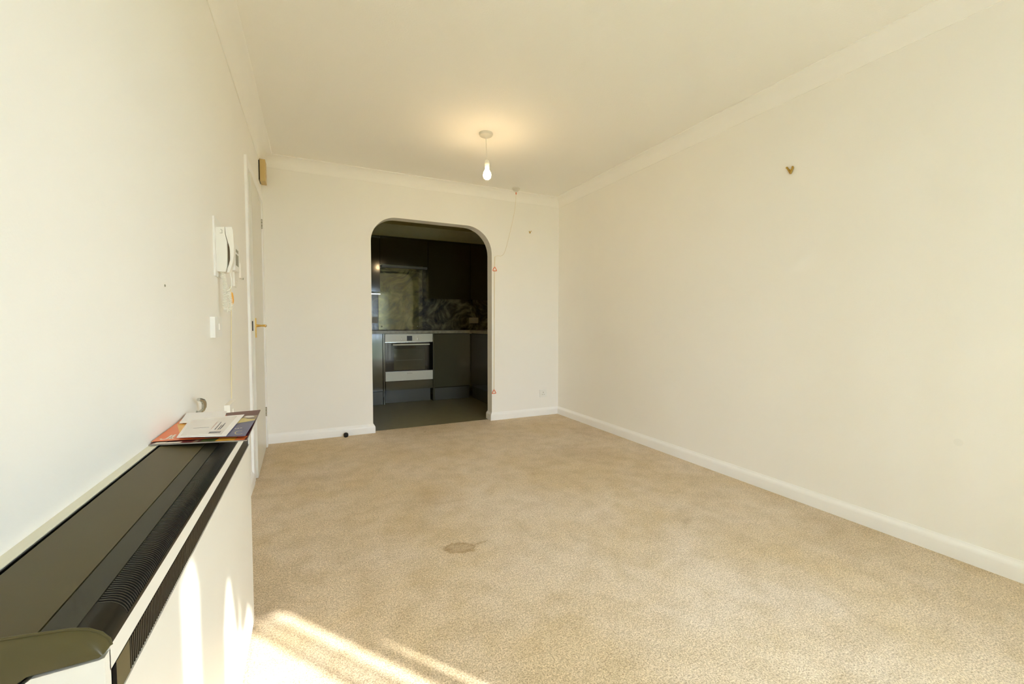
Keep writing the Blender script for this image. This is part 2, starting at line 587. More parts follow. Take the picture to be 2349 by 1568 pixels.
# rear wall behind the camera with the patio window opening
bm = bmesh.new()
x0, x1, z0, z1 = WIN
add_box(bm, XL - 0.1, x0, YR - 0.12, YR, -0.05, ZC + 0.05)
add_box(bm, x1, XR + 0.12, YR - 0.12, YR, -0.05, ZC + 0.05)
add_box(bm, x0, x1, YR - 0.12, YR, z1, ZC + 0.05)
add_box(bm, x0, x1, YR - 0.12, YR, -0.05, z0)
struct(bm_obj('wall_rear', bm, 'wall'), 'cream rear wall with the patio window, behind the viewer')

wn = struct(thing('window_1', ((x0 + x1) / 2, YR - 0.08, z0), 'white framed patio window in the rear wall', None))
bm = bmesh.new()
add_box(bm, x0, x0 + 0.05, YR - 0.10, YR - 0.04, z0, z1)
add_box(bm, x1 - 0.05, x1, YR - 0.10, YR - 0.04, z0, z1)
add_box(bm, x0, x1, YR - 0.10, YR - 0.04, z1 - 0.04, z1)
add_box(bm, x0, x1, YR - 0.10, YR - 0.04, z0, z0 + 0.06)
bm_obj('window_frame', bm, 'trim', wn)
box('stile', 0.988, 1.135, YR - 0.075, YR - 0.045, z0 + 0.06, z1 - 0.04, 'trim', wn)
box('pane', x0 + 0.05, 0.988, YR - 0.075, YR - 0.070, z0 + 0.06, z1 - 0.04, 'glass', wn)
box('pane', 1.135, x1 - 0.05, YR - 0.075, YR - 0.070, z0 + 0.06, z1 - 0.04, 'glass', wn)

# curtains drawn to the sides of the patio window (they shape the sun patches on carpet and heater)
def curtain(name, edge_l, edge_r, y, label, n=40, amp=0.012):
    """edge_l/edge_r: lists of (z, x)"""
    bm = bmesh.new()
    zs = [p[0] for p in edge_l]
    grid = []
    for (z, xa), (_, xb) in zip(edge_l, edge_r):
        row = []
        for i in range(n + 1):
            t = i / n
            x = xa + (xb - xa) * t
            row.append(bm.verts.new((x, y + amp * math.sin(t * math.pi * max(2, round((edge_r[-1][1] - edge_l[-1][1]) / 0.05))), z)))
        grid.append(row)
    for a, b in zip(grid, grid[1:]):
        for i in range(n):
            bm.faces.new((a[i], a[i + 1], b[i + 1], b[i]))
    bmesh.ops.solidify(bm, geom=bm.faces[:], thickness=0.003)
    o = bm_obj(name, bm, 'curtain', smooth=True)
    return tag(o, label, 'curtain', 'cream curtains at the patio window')
curtain('curtain', [(0.08, 0.70), (2.02, 0.70)], [(0.08, 0.885), (2.02, 0.82)], YR + 0.03,
        'narrow cream curtain hanging at the left side of the patio window')
curtain('curtain', [(0.08, 1.572), (1.0, 1.572), (1.60, 1.572), (2.02, 1.572)], [(0.08, 1.637), (1.0, 1.637), (1.60, 1.64), (2.02, 1.66)], YR + 0.03,
        'gathered cream curtain fold nearest the middle of the patio window', amp=0.006)
curtain('curtain', [(0.08, 1.668), (1.0, 1.668), (1.60, 1.650), (2.02, 1.63)], [(0.08, 2.10), (1.0, 2.10), (1.60, 2.10), (2.02, 2.10)], YR + 0.03,
        'wide cream curtain hanging at the right side of the patio window')
vb = thing('sun_stripe_blind', (1.55, YR + 0.04, 2.02), 'unseen slatted blind striping the sunlight at the patio window', 'blind')  # unseen; vanes placed to stripe the sun on the carpet
box('headrail', 0.80, 2.0, YR + 0.01, YR + 0.05, 2.03, 2.07, 'trim', vb, 0.003)
for vx0, vx1, mt_ in ((1.427, 1.449, 'curtain'), (1.450, 1.516, 'sheer'), (1.517, 1.531, 'curtain')):
    box('vane', vx0, vx1, YR + 0.028, YR + 0.030, 0.08, 2.03, mt_, vb)
VP = [(0.73, 2.07), (0.73, 1.70), (0.80, 1.74), (0.84, 1.80), (0.862, 1.825), (0.885, 1.80), (0.90, 1.70), (1.05, 1.74), (1.075, 1.84), (1.10, 1.895), (1.125, 1.885), (1.15, 1.83), (1.18, 1.77),
      (1.205, 1.79), (1.215, 1.93), (1.225, 1.79), (1.26, 1.80), (1.30, 1.86), (1.34, 1.93), (1.37, 1.96), (1.41, 1.965), (1.50, 1.985), (1.60, 1.97), (1.75, 1.95), (2.0, 1.93), (2.0, 2.07)]
val = prism('sun_mask_valance', VP, 'Y', YR + 0.055, YR + 0.060, 'curtain', tri=True)  # unseen; scallops invented to notch the sun patches on the heater
tag(val, 'unseen scalloped cream strip added to shape the tops of the sun patches', 'sun_mask_valance')
lw_ = box('lawn', -14, 16, -22, YR - 0.14, -0.25, -0.12, 'lawn')
struct(lw_, 'green lawn outside the patio window')

# leafy block added out of view, left of the window, shading the near right wall
M['light_blocker'] = pbr('light_blocker_leaves', (0.075, 0.105, 0.045), 0.9, var=0.5, vscale=14, bump=0.8, bscale=40, bdist=0.04)
bm = bmesh.new()
hv = {}
NX, NY, NZ = 8, 22, 44
def hp(i, j, k):
    if (i, j, k) not in hv:
        hv[(i, j, k)] = bm.verts.new((-0.35 + 0.60 * i / NX + random.uniform(-.025, .025), -2.45 + 1.65 * j / NY + random.uniform(-.02, .02), -0.13 + 3.3 * k / NZ + random.uniform(-.025, .025)))
    return hv[(i, j, k)]
for j in range(NY):
    for k in range(NZ):
        for i in (0, NX):
            bm.faces.new((hp(i, j, k), hp(i, j + 1, k), hp(i, j + 1, k + 1), hp(i, j, k + 1)))
for i in range(NX):
    for k in range(NZ):
        for j in (0, NY):
            bm.faces.new((hp(i, j, k), hp(i + 1, j, k), hp(i + 1, j, k + 1), hp(i, j, k + 1)))
    for j in range(NY):
        for k in (0, NZ):
            bm.faces.new((hp(i, j, k), hp(i + 1, j, k), hp(i + 1, j + 1, k), hp(i, j + 1, k)))
light_blocker = bm_obj('light_blocker', bm, 'light_blocker')
tag(light_blocker, 'unseen dark green leafy block added outside to shade the right wall', 'light_blocker')

# skirting boards
SK = [(0, 0), (0.018, 0), (0.018, 0.052), (0.0165, 0.062), (0.012, 0.070), (0.006, 0.076), (0.004, 0.083), (0, 0.083)]
SK = [(a, z + 0.0) for a, z in SK]
struct(sweep('baseboard_right', [(XR, YR), (XR, YB)], SK, 'trim'), 'white skirting along the right wall')
struct(sweep('baseboard_back', [(XR, YB), (AX1, YB), (AX1, YB + WT)], SK, 'trim'), 'white skirting right of the archway turning into the opening')
struct(sweep('baseboard_back', [(AX0, YB + WT), (AX0, YB), (XL, YB)], SK, 'trim'), 'white skirting left of the archway')
struct(sweep('baseboard_left', [(XL, DY0 - 0.065), (XL, YR)], SK, 'trim'), 'white skirting along the left wall')

# coving
CV = [(0, ZC - 0.091), (0.005, ZC - 0.091), (0.007, ZC - 0.084)]
for i in range(1, 9):
    a = math.radians(90 * i / 9)
    CV.append((0.007 + 0.076 * (1 - math.cos(a)), ZC - 0.084 + 0.076 * math.sin(a)))
CV += [(0.083, ZC - 0.008), (0.091, ZC - 0.006), (0.091, ZC), (0, ZC)]
def cove(name, p, q, m0, m1, label):
    bm = bmesh.new()
    p, q = Vector(p), Vector(q)
    d = (q - p).normalized()
    nr = Vector((-d.y, d.x))
    r0 = [bm.verts.new((p.x + nr.x * o + d.x * o * m0, p.y + nr.y * o + d.y * o * m0, z)) for o, z in CV]
    r1 = [bm.verts.new((q.x + nr.x * o - d.x * o * m1, q.y + nr.y * o - d.y * o * m1, z)) for o, z in CV]
    k = len(CV)
    for i in range(k):
        j = (i + 1) % k
        bm.faces.new((r0[i], r0[j], r1[j], r1[i]))
    bm.faces.new(r0)
    bm.faces.new(r1)
    struct(bm_obj(name, bm, 'cove', smooth=True), label)
cove('trim_1', (XR, YR), (XR, YB), 1, 1, 'cream coving above the right wall')
cove('trim_2', (XR, YB), (XL, YB), 1, 1, 'cream coving above the archway wall')
cove('trim_3', (XL, YB), (XL, YR), 1, 1, 'cream coving above the left wall')
cove('trim_4', (XL, YR), (XR, YR), 1, 1, 'cream coving above the rear wall')

# ---------------------------------------------------------------- door in the left wall
dr = struct(thing('door_1', (-0.35, 3.57, 0), 'white door standing slightly ajar in the left wall with brass lever', None))
bm = bmesh.new()
a0, a1 = DY0 - 0.062, DY1 + 0.062
for (ya, yb, za, zb) in ((a0, DY0 + 0.003, 0, DZ + 0.060), (DY1 - 0.003, a1, 0, DZ + 0.060), (DY0 + 0.003, DY1 - 0.003, DZ, DZ + 0.060)):
    add_box(bm, XL, XL + 0.014, ya, yb, za, zb)
bm_obj('architrave', bm, 'trim', dr, bevel=0.003)
bm = bmesh.new()
add_box(bm, XL - 0.11, XL + 0.002, DY0 - 0.01, DY0 + 0.018, 0, DZ)
add_box(bm, XL - 0.11, XL + 0.002, DY1 - 0.018, DY1 + 0.01, 0, DZ)
add_box(bm, XL - 0.11, XL + 0.002, DY0 + 0.018, DY1 - 0.018, DZ - 0.018, DZ + 0.01)
bm_obj('jamb', bm, 'trim', dr)
# leaf: hinge at the far side, near edge stands proud of the wall
hx, hy = -0.3535, 3.953
ang = math.radians(1.45)
def leafpt(s, t, z):
    """s along the leaf from hinge towards the near edge, t outwards into the room"""
    dx, dy = math.sin(ang), -math.cos(ang)
    nx, ny = math.cos(ang), math.sin(ang)
    return (hx + dx * s + nx * t, hy + dy * s + ny * t, z)
def leafbox(name, s0, s1, t0, t1, z0, z1, mat, parent, bevel=0.0):
    bm = bmesh.new()
    vs = [bm.verts.new(leafpt(s, t, z)) for s in (s0, s1) for t in (t0, t1) for z in (z0, z1)]
    for f in [(0, 1, 3, 2), (4, 6, 7, 5), (0, 4, 5, 1), (2, 3, 7, 6), (0, 2, 6, 4), (1, 5, 7, 3)]:
        bm.faces.new([vs[i] for i in f])
    return bm_obj(name, bm, mat, parent, bevel=bevel, smooth=bevel > 0)
LW = 0.772
leaf = leafbox('door_leaf', 0, LW, -0.038, 0.0, 0.008, 1.985, 'door', dr, 0.002)
lp = leafbox('latch_plate', LW - 0.0005, LW + 0.0015, -0.030, -0.008, 0.975, 1.038, 'black', dr)
lp['label'] = 'dark latch plate in the door edge'
leafbox('latch_bolt', LW + 0.001, LW + 0.009, -0.024, -0.014, 0.995, 1.018, 'old_brass', lp)
hb = leafbox('door_handle', LW - 0.075, LW - 0.037, -0.0005, 0.006, 0.930, 1.058, 'brass', dr, 0.002)
hb['label'] = 'brass lever handle on its backplate'
bm = bmesh.new()
c0, c1, c2 = leafpt(LW - 0.056, 0.004, 1.008), leafpt(LW - 0.056, 0.034, 1.008), leafpt(LW - 0.056, 0.050, 1.008)
add_tube(bm, [c0, c1, c2], [0.010, 0.006, 0.008], 12)
lv = [leafpt(LW - 0.056 - s, 0.048 + 0.004 * math.sin(s * 30), 1.008 + 0.003 * math.sin(s * 40)) for s in (0, 0.01, 0.02, 0.035, 0.05, 0.065, 0.075, 0.083, 0.092, 0.104)]
add_tube(bm, lv, [0.008, 0.007, 0.006, 0.0065, 0.007, 0.006, 0.005, 0.010, 0.008, 0.002], 12)
bm_obj('lever', bm, 'brass', hb, smooth=True)
for z in (1.785, 0.265):
    h = tube('hinge', [leafpt(-0.004, 0.004, z), leafpt(-0.004, 0.004, z + 0.075)], 0.006, 'grey', dr)
    for k in range(3):
        tube('knuckle', [leafpt(-0.004, 0.004, z + 0.002 + k * 0.026), leafpt(-0.004, 0.004, z + 0.018 + k * 0.026)], 0.0072, 'steel', h)

# yellowed sounder box over the door
sb = thing('sounder_box', (-0.34, 4.0, 2.16), 'yellowed plastic sounder box above the door in the corner', 'alarm box')
box('backplate', XL, XL + 0.008, 3.925, 4.05, 2.165, 2.335, 'black', sb, 0.002)
box('cover', XL + 0.008, XL + 0.046, 3.93, 4.045, 2.158, 2.330, 'yellowed', sb, 0.010, 3)

# ---------------------------------------------------------------- entry phone and wall fittings (left wall)
ep = thing('entry_phone', (-0.345, 2.17, 1.22), 'cream door entry handset phone with coiled cord on the left wall', 'phone')
box('backplate', XL, XL + 0.006, 2.10, 2.235, 1.218, 1.463, 'plastic_cool', ep, 0.0015)
base = [(-0.354, 1.4235), (-0.3238, 1.4262), (-0.3227, 1.3959), (-0.3167, 1.3675), (-0.3167, 1.318), (-0.3181, 1.2634), (-0.3233, 1.2393), (-0.354, 1.2397)]
bb = prism('phone_base', base, 'Y', 2.130, 2.212, 'plastic', ep, bevel=0.003)
box('mark', -0.3405, -0.3320, 2.1293, 2.1300, 1.399, 1.4005, 'grey', bb)
box('mark', -0.3335, -0.3320, 2.1293, 2.1300, 1.4005, 1.414, 'grey', bb)
box('mark', -0.3380, -0.3335, 2.1293, 2.1300, 1.414, 1.4155, 'grey', bb)
ho = [(-0.3222, 1.4268), (-0.2988, 1.4291), (-0.2950, 1.4166), (-0.2935, 1.3838), (-0.2922, 1.3474), (-0.2938, 1.3107), (-0.2991, 1.2792), (-0.3076, 1.2475),
      (-0.3125, 1.2381), (-0.3202, 1.2377), (-0.3170, 1.2560), (-0.3120, 1.2700), (-0.3078, 1.2900), (-0.3062, 1.3189), (-0.3085, 1.3440), (-0.3140, 1.3675), (-0.3205, 1.3959)]
prism('handset', ho, 'Y', 2.133, 2.180, 'plastic', ep, bevel=0.003)
box('cradle_recess', -0.3167, -0.3120, 2.150, 2.165, 1.265, 1.36, 'recess', ep)
# coiled cord: spiral following a looped centre line
cl = spline([(-0.340, 2.15, 1.240), (-0.334, 2.152, 1.215), (-0.331, 2.155, 1.18), (-0.332, 2.157, 1.13), (-0.334, 2.157, 1.098), (-0.328, 2.160, 1.078), (-0.318, 2.163, 1.082),
             (-0.313, 2.165, 1.105), (-0.318, 2.166, 1.14), (-0.322, 2.166, 1.165)], 40)
coil = []
turns_per_m = 170
dist = 0
for i, p in enumerate(cl):
    if i:
        dist += (p - cl[i - 1]).length
    t = (cl[min(i + 1, len(cl) - 1)] - cl[max(i - 1, 0)]).normalized()
    s = t.cross(Vector((0, 1, 0))).normalized()
    w = t.cross(s).normalized()
    a = dist * turns_per_m * 2 * math.pi
    coil.append(p + 0.0062 * (s * math.cos(a) + w * math.sin(a)))
bm = bmesh.new()
add_tube(bm, coil, 0.0019, 6)
cc = bm_obj('coiled_cord', bm, 'coil', ep, smooth=True)
tube('straight_cord', spline([(-0.322, 2.166, 1.165), (-0.310, 2.165, 1.18), (-0.309, 2.164, 1.215), (-0.314, 2.160, 1.240)], 6), 0.0017, 'coil', ep, 8)

lsw = thing('light_switch', (-0.35, 2.07, 0.965), 'wide white light switch plate below the entry phone', 'switch')
box('switch_plate', XL, -0.3435, 2.000, 2.140, 0.965, 1.048, 'plastic_cool', lsw, 0.003)
box('rocker', -0.3445, -0.3405, 2.072, 2.088, 0.996, 1.020, 'plastic', lsw, 0.001)

th = thing('thermostat', (-0.348, 2.54, 1.29), 'white heating controller with olive display beside the entry phone', 'thermostat')
box('case', XL, -0.336, 2.475, 2.605, 1.285, 1.420, 'plastic_cool', th, 0.003)
box('display', -0.3365, -0.3352, 2.498, 2.580, 1.312, 1.368, 'lcd', th)
for i in range(3):
    box('button', -0.3362, -0.3345, 2.503 + i * 0.027, 2.521 + i * 0.027, 1.378, 1.393, 'grey', th)
p1 = thing('wall_switch', (-0.355, 2.62, 1.22), 'small white switch plate directly below the heating controller', 'switch')
box('plate', XL, -0.3515, 2.565, 2.650, 1.212, 1.296, 'plastic', p1, 0.002)
box('rocker', -0.3525, -0.3485, 2.622, 2.636, 1.236, 1.250, 'p_white', p1, 0.001)
p2 = thing('wall_switch', (-0.355, 2.82, 1.27), 'small white switch plate nearest the door frame', 'switch')
box('plate', XL, -0.3505, 2.775, 2.860, 1.275, 1.358, 'plastic', p2, 0.002)
box('rocker', -0.3515, -0.3480, 2.838, 2.850, 1.272, 1.282, 'grey', p2, 0.001)

pc = thing('alarm_cord', (-0.354, 2.46, 0.63), 'pale yellow wall cord with orange bead running down left wall', 'cord')
tube('cord', [(-0.355, 2.445, 1.20), (-0.354, 2.455, 1.17), (-0.354, 2.46, 1.12), (-0.355, 2.43, 0.9), (-0.355, 2.40, 0.66)], 0.0022, 'cord', pc, 8)
lathe('bead', [(0.002, 0), (0.006, 0.006), (0.0075, 0.02), (0.0065, 0.04), (0.004, 0.056), (0.001, 0.060)], (-0.351, 2.462, 1.115), 'orange', pc, n=16)
so = thing('spur_outlet', (-0.35, 2.33, 0.57), 'cream wall outlet at the foot of the yellow cord', 'outlet')
box('outlet_box', XL, -0.338, 2.24, 2.386, 0.575, 0.655, 'plastic', so, 0.004)
box('rocker', -0.339, -0.3345, 2.30, 2.32, 0.605, 0.625, 'p_white', so, 0.001)

ch = thing('curtain_hook', (-0.345, 1.72, 0.73), 'curved chrome hook on the left wall above the papers', 'hook')
tube('arm', spline([(-0.341, 1.686, 0.771), (-0.336, 1.706, 0.766), (-0.334, 1.724, 0.754), (-0.336, 1.735, 0.739), (-0.342, 1.741, 0.725), (-0.359, 1.745, 0.715)], 6),
     [0.0055] * 8 + [0.0072] * 12 + [0.0058] * 11, 'chrome', ch, 12)
lathe('rose', [(0.009, 0), (0.010, 0.001), (0.009, 0.003), (0.006, 0.004)], (XL, 1.745, 0.715), 'chrome', ch, axis='X', n=20)
tag(lathe('wall_plug', [(0.0035, 0), (0.0035, 0.0010), (0.002, 0.0018)], (XL, 1.4475, 1.124), 'grey', axis='X', n=12), 'tiny grey wall plug alone on the blank left wall', 'wall plug')

# ---------------------------------------------------------------- storage heater
Y0, Y1 = 0.555, 1.600
XF = -0.192
ht = thing('storage_heater', (-0.27, 1.08, 0), 'long cream storage heater with brown and black grilled top', 'heater')
box('back_rail', XL, -0.3415, 0.30, Y1 + 0.01, 0.700, 0.7268, 'rail', ht, 0.004)
box('gap_shade_strip', -0.3413, -0.3392, Y0 - 0.004, Y1 - 0.002, 0.695, 0.7256, 'grille', ht)  # black strip on the rail face paints in the shade of the gap
bm = bmesh.new()
add_box(bm, XL + 0.002, -0.196, Y0, Y1, 0.03, 0.690)
bm_obj('core', bm, 'grille', ht)
prism('brown_lid', [(-0.3350, 0.712), (-0.3350, 0.7253), (-0.2482, 0.7176), (-0.2482, 0.705)], 'Y', Y0 - 0.002, Y1, 'lid', ht)
prism('black_lid', [(-0.2466, 0.705), (-0.2466, 0.7172), (-0.2194, 0.7145), (-0.2194, 0.7020)], 'Y', Y0 - 0.002, Y1, 'dark_lid', ht)
# curved front corner: smooth ends, ribbed middle
RC, RR = (-0.2150, 0.6905), 0.0230
arc_o = [(-0.2190, 0.7147)] + arc(RC[0], RC[1], RR, 90, 0, 10)
arc_i = [(-0.2190, 0.7075)] + arc(RC[0], RC[1], RR - 0.007, 90, 0, 10)
sec = arc_o + [(p[0], p[1]) for p in reversed(arc_i)]
G0, G1 = 0.600, 1.560
prism('corner_cover', sec, 'Y', Y0 - 0.002, G0, 'cover', ht, smooth=True)
prism('corner_cover', sec, 'Y', G1, Y1, 'cover', ht, smooth=True)
bm = bmesh.new()
add_prism(bm, [(-0.2190, 0.7072)] + arc(RC[0], RC[1], RR - 0.0068, 90, 0, 8) + arc(RC[0], RC[1], RR - 0.009, 0, 90, 8) + [(-0.2190, 0.7050)], 'Y', G0, G1)
bm_obj('grille_bed', bm, 'void', ht, smooth=True)
prism('grille_edge', arc(RC[0], RC[1], RR, 12, 0, 2) + arc(RC[0], RC[1], RR - 0.006, 0, 12, 2), 'Y', G0, G1, 'cover', ht)

def slat_series(name, base_obj, parent, y0, y1, pitch):
    n = int((y1 - y0) / pitch)
    for i in range(1, n):
        c = base_obj.copy()
        COL.objects.link(c)
        c.parent = parent
        c.location = base_obj.location + Vector((0, i * pitch, 0))
PITCH = 0.0046
s0 = prism('grille_slat', [(-0.2184, 0.7138)] + arc(RC[0], RC[1], RR - 0.0004, 90, 12, 7) + arc(RC[0], RC[1], RR - 0.0072, 12, 90, 7) + [(-0.2184, 0.7066)], 'Y', G0 + 0.0014, G0 + 0.0034, 'slat', ht, smooth=True)
slat_series('grille_slat', s0, ht, G0, G1, PITCH)
# cream band, lower black grille, cream front
box('front_band', -0.196, XF, Y0 - 0.004, Y1 + 0.003, 0.6663, 0.6905, 'casing', ht, 0.0008)
LG0, LG1, LZ0, LZ1 = 0.604, Y1 - 0.012, 0.6275, 0.6652
bm = bmesh.new()
add_box(bm, -0.1995, -0.1985, Y0 + 0.002, Y1, 0.6255, 0.6663)
add_box(bm, -0.1985, -0.1925, Y0 + 0.002, Y1, 0.6640, 0.6663)
add_box(bm, -0.1985, -0.1914, Y0 - 0.001, Y0 + 0.009, 0.560, 0.6650)
bm_obj('lower_grille_frame', bm, 'void', ht)
box('blank_plate', -0.1985, -0.1926, Y0 + 0.0092, LG0 - 0.001, 0.6265, 0.6635, 'cap', ht)
s1 = prism('vertical_slat', [(LG0 + 0.0010, LZ0), (LG0 + 0.0034, LZ0), (LG0 + 0.0034, LZ1 - 0.002), (LG0 + 0.0010, LZ1 - 0.002)], 'X', -0.1983, -0.1925, 'grille_brown', ht)
slat_series('vertical_slat', s1, ht, LG0, LG1, 0.0056)
box('front_panel', -0.196, -0.1915, Y0 + 0.002, Y1 + 0.003, 0.025, 0.6260, 'casing', ht, 0.0015)
box('plinth', -0.34, -0.205, Y0 + 0.02, Y1 - 0.02, 0.0, 0.026, 'grille', ht)
# end panels and rounded olive end caps
def end_parts(ya, yb, sgn):
    """ya: inner plane where the cap starts, yb: outer plane"""
    O1 = [(-0.341, 0.700), (-0.341, 0.7275), (-0.300, 0.7255), (-0.250, 0.7205), (-0.222, 0.7170), (-0.2085, 0.7130), (-0.1985, 0.7060), (-0.1928, 0.6980), (-0.1915, 0.6915), (-0.196, 0.6905), (-0.247, 0.6905), (-0.262, 0.683)]
    O2 = [(-0.341, 0.640), (-0.341, 0.650), (-0.300, 0.664), (-0.255, 0.6900), (-0.235, 0.6945), (-0.2150, 0.6950), (-0.2050, 0.6945), (-0.1975, 0.6930), (-0.1940, 0.6915), (-0.196, 0.6900), (-0.247, 0.6895), (-0.262, 0.680)]
    bm = bmesh.new()
    rings = []
    for k in range(7):
        t = k / 6
        a = math.radians(90 * t)
        fy, fp = math.sin(a), 1 - math.cos(a)
        rings.append([bm.verts.new((p[0] + (q[0] - p[0]) * fp, ya + (yb - ya) * fy, p[1] + (q[1] - p[1]) * fp)) for p, q in zip(O1, O2)])
    n = len(O1)
    for a, b in zip(rings, rings[1:]):
        for i in range(n):
            j = (i + 1) % n
            bm.faces.new((a[i], a[j], b[j], b[i]))
    bm.faces.new(rings[0])
    bm.faces.new(rings[-1])
    add_tube(bm, [(p[0], ya - sgn * 0.0012, p[1]) for p in O1[1:9]], 0.0016, 8)
    bm_obj('end_cap', bm, 'cap', ht, smooth=True)
    pts = [(-0.341, 0.03), (XF, 0.03), (XF, 0.6880), (-0.1965, 0.6868), (-0.2450, 0.6855), (-0.2600, 0.6745), (-0.280, 0.650), (-0.341, 0.605)]
    prism('end_panel', pts, 'Y', ya - sgn * 0.002, yb + sgn * 0.0012, 'casing', ht)
    prism('gap_strip', [(-0.1965, 0.6905), (-0.1965, 0.6930), (-0.2475, 0.6930), (-0.2660, 0.6800), (-0.290, 0.652), (-0.286, 0.650), (-0.2640, 0.6770), (-0.2465, 0.6905)],
          'Y', ya - sgn * 0.001, yb + sgn * 0.0008, 'grille', ht)
end_parts(Y0, 0.5385, 1)
end_parts(Y1, Y1 + 0.0165, -1)

# ---------------------------------------------------------------- post and leaflets on the heater
def quad_slab(name, c, z, th, mat, parent=None, warp=(0, 0, 0, 0), div=8):
    """c: four corners (x, y) anticlockwise from near-left; warp: extra height per corner"""
    bm = bmesh.new()
    grid = []
    for i in range(div + 1):
        row = []
        for j in range(div + 1):
            u, v = i / div, j / div
            w = [(1 - u) * (1 - v), u * (1 - v), u * v, (1 - u) * v]
            x = sum(w[k] * c[k][0] for k in range(4))
            y = sum(w[k] * c[k][1] for k in range(4))
            zz = z + sum(w[k] * warp[k] for k in range(4))
            row.append((x, y, zz))
        grid.append(row)
    top = [[bm.verts.new((x, y, zz + th)) for x, y, zz in row] for row in grid]
    bot = [[bm.verts.new(p) for p in row] for row in grid]
    for i in range(div):
        for j in range(div):
            bm.faces.new((top[i][j], top[i + 1][j], top[i + 1][j + 1], top[i][j + 1]))
            bm.faces.new((bot[i][j], bot[i][j + 1], bot[i + 1][j + 1], bot[i + 1][j]))
    for i in range(div):
        bm.faces.new((top[i][0], bot[i][0], bot[i + 1][0], top[i + 1][0]))
        bm.faces.new((top[i + 1][div], bot[i + 1][div], bot[i][div], top[i][div]))
        bm.faces.new((top[0][i + 1], bot[0][i + 1], bot[0][i], top[0][i]))
        bm.faces.new((top[div][i], bot[div][i], bot[div][i + 1], top[div][i + 1]))
    return bm_obj(name, bm, mat, parent)

def bilin(c, u, v):
    w = [(1 - u) * (1 - v), u * (1 - v), u * v, (1 - u) * v]
    return (sum(w[k] * c[k][0] for k in range(4)), sum(w[k] * c[k][1] for k in range(4)))

def patch(name, c, z, uvs, mat, parent, warp=(0, 0, 0, 0)):
    """thin printed area on sheet c, uvs polygon in sheet coordinates"""
    bm = bmesh.new()
    lo, hi = [], []
    for u, v in uvs:
        x, y = bilin(c, u, v)
        w = [(1 - u) * (1 - v), u * (1 - v), u * v, (1 - u) * v]
        zz = z + sum(w[k] * warp[k] for k in range(4))
        lo.append(bm.verts.new((x, y, zz)))
        hi.append(bm.verts.new((x, y, zz + 0.00012)))
    n = len(uvs)
    bm.faces.new(hi)
    bm.faces.new(lo)
    for i in range(n):
        j = (i + 1) % n
        bm.faces.new((lo[i], lo[j], hi[j], hi[i]))
    return bm_obj(name, bm, mat, parent)

def rect(u0, v0, u1, v1):
    return [(u0, v0), (u1, v0), (u1, v1), (u0, v1)]

BR = [(-0.3560, 1.275), (-0.1510, 1.223), (-0.1575, 1.600), (-0.3560, 1.612)]
WB = (0.0, 0.0, 0.006, 0.0)
br = thing('food_brochure', (-0.26, 1.42, 0.7275), 'thick glossy food brochure at the bottom of the paper pile', 'brochure')
quad_slab('pages', BR, 0.7278, 0.0028, 'paper_edge', br, WB)
quad_slab('cover', BR, 0.7306, 0.0006, 'p_dark', br, WB)
for (u0, u1, v1, mt_) in ((0.02, 0.14, 0.045, 'p_white'), (0.14, 0.30, 0.035, 'p_white'), (0.30, 0.42, 0.06, 'p_dark'), (0.42, 0.47, 0.07, 'p_tan'), (0.50, 0.66, 0.10, 'p_green'),
                          (0.56, 0.61, 0.085, 'p_white'), (0.66, 0.86, 0.10, 'p_yellow'), (0.86, 0.97, 0.10, 'p_orange')):
    patch('printed_picture', BR, 0.73125, [(u0, 0.0), (u1, 0.0), (u1 + 0.02, v1), (u0 + 0.03, v1)], mt_, br, WB)

OR = [(-0.3570, 1.290), (-0.160, 1.252), (-0.167, 1.5415), (-0.3575, 1.6040)]
orr = thing('orange_flyer', (-0.26, 1.42, 0.7335), 'orange and yellow flyer sticking out left of the white letter', 'flyer')
quad_slab('sheet', OR, 0.7335, 0.0006, 'p_orange', orr)
patch('yellow_wedge', OR, 0.7342, [(0.26, 0.12), (0.33, 0.22), (0.30, 0.72), (0.03, 0.62)], 'p_yellow', orr)
patch('pale_band', OR, 0.7342, [(0.02, 0.72), (0.45, 0.72), (0.45, 0.98), (0.02, 0.98)], 'p_white', orr)
def strokes(parent, c, z, segs, r, mat, name='glyph'):
    bm = bmesh.new()
    for seg in segs:
        pts = [(*bilin(c, u, v), z) for u, v in seg]
        for p, q in zip(pts, pts[1:]):
            d = Vector(q) - Vector(p)
            d.normalize()
            n = Vector((-d.y, d.x, 0)) * r
            vs = [bm.verts.new(Vector(a) + s * n + Vector((0, 0, h))) for h in (0, 0.00015) for a, s in ((p, 1), (p, -1), (q, -1), (q, 1))]
            bm.faces.new(vs[4:8])
            bm.faces.new(vs[0:4])
            for i in range(4):
                bm.faces.new((vs[i], vs[(i + 1) % 4], vs[4 + (i + 1) % 4], vs[4 + i]))
    return bm_obj(name, bm, mat, parent)
strokes(orr, OR, 0.7342, [[(0.06, 0.075), (0.09, 0.045), (0.13, 0.06), (0.14, 0.19)], [(0.165, 0.05), (0.175, 0.20)], [(0.13, 0.12), (0.20, 0.12)], [(0.165, 0.10), (0.20, 0.06)]], 0.0022, 'p_white')

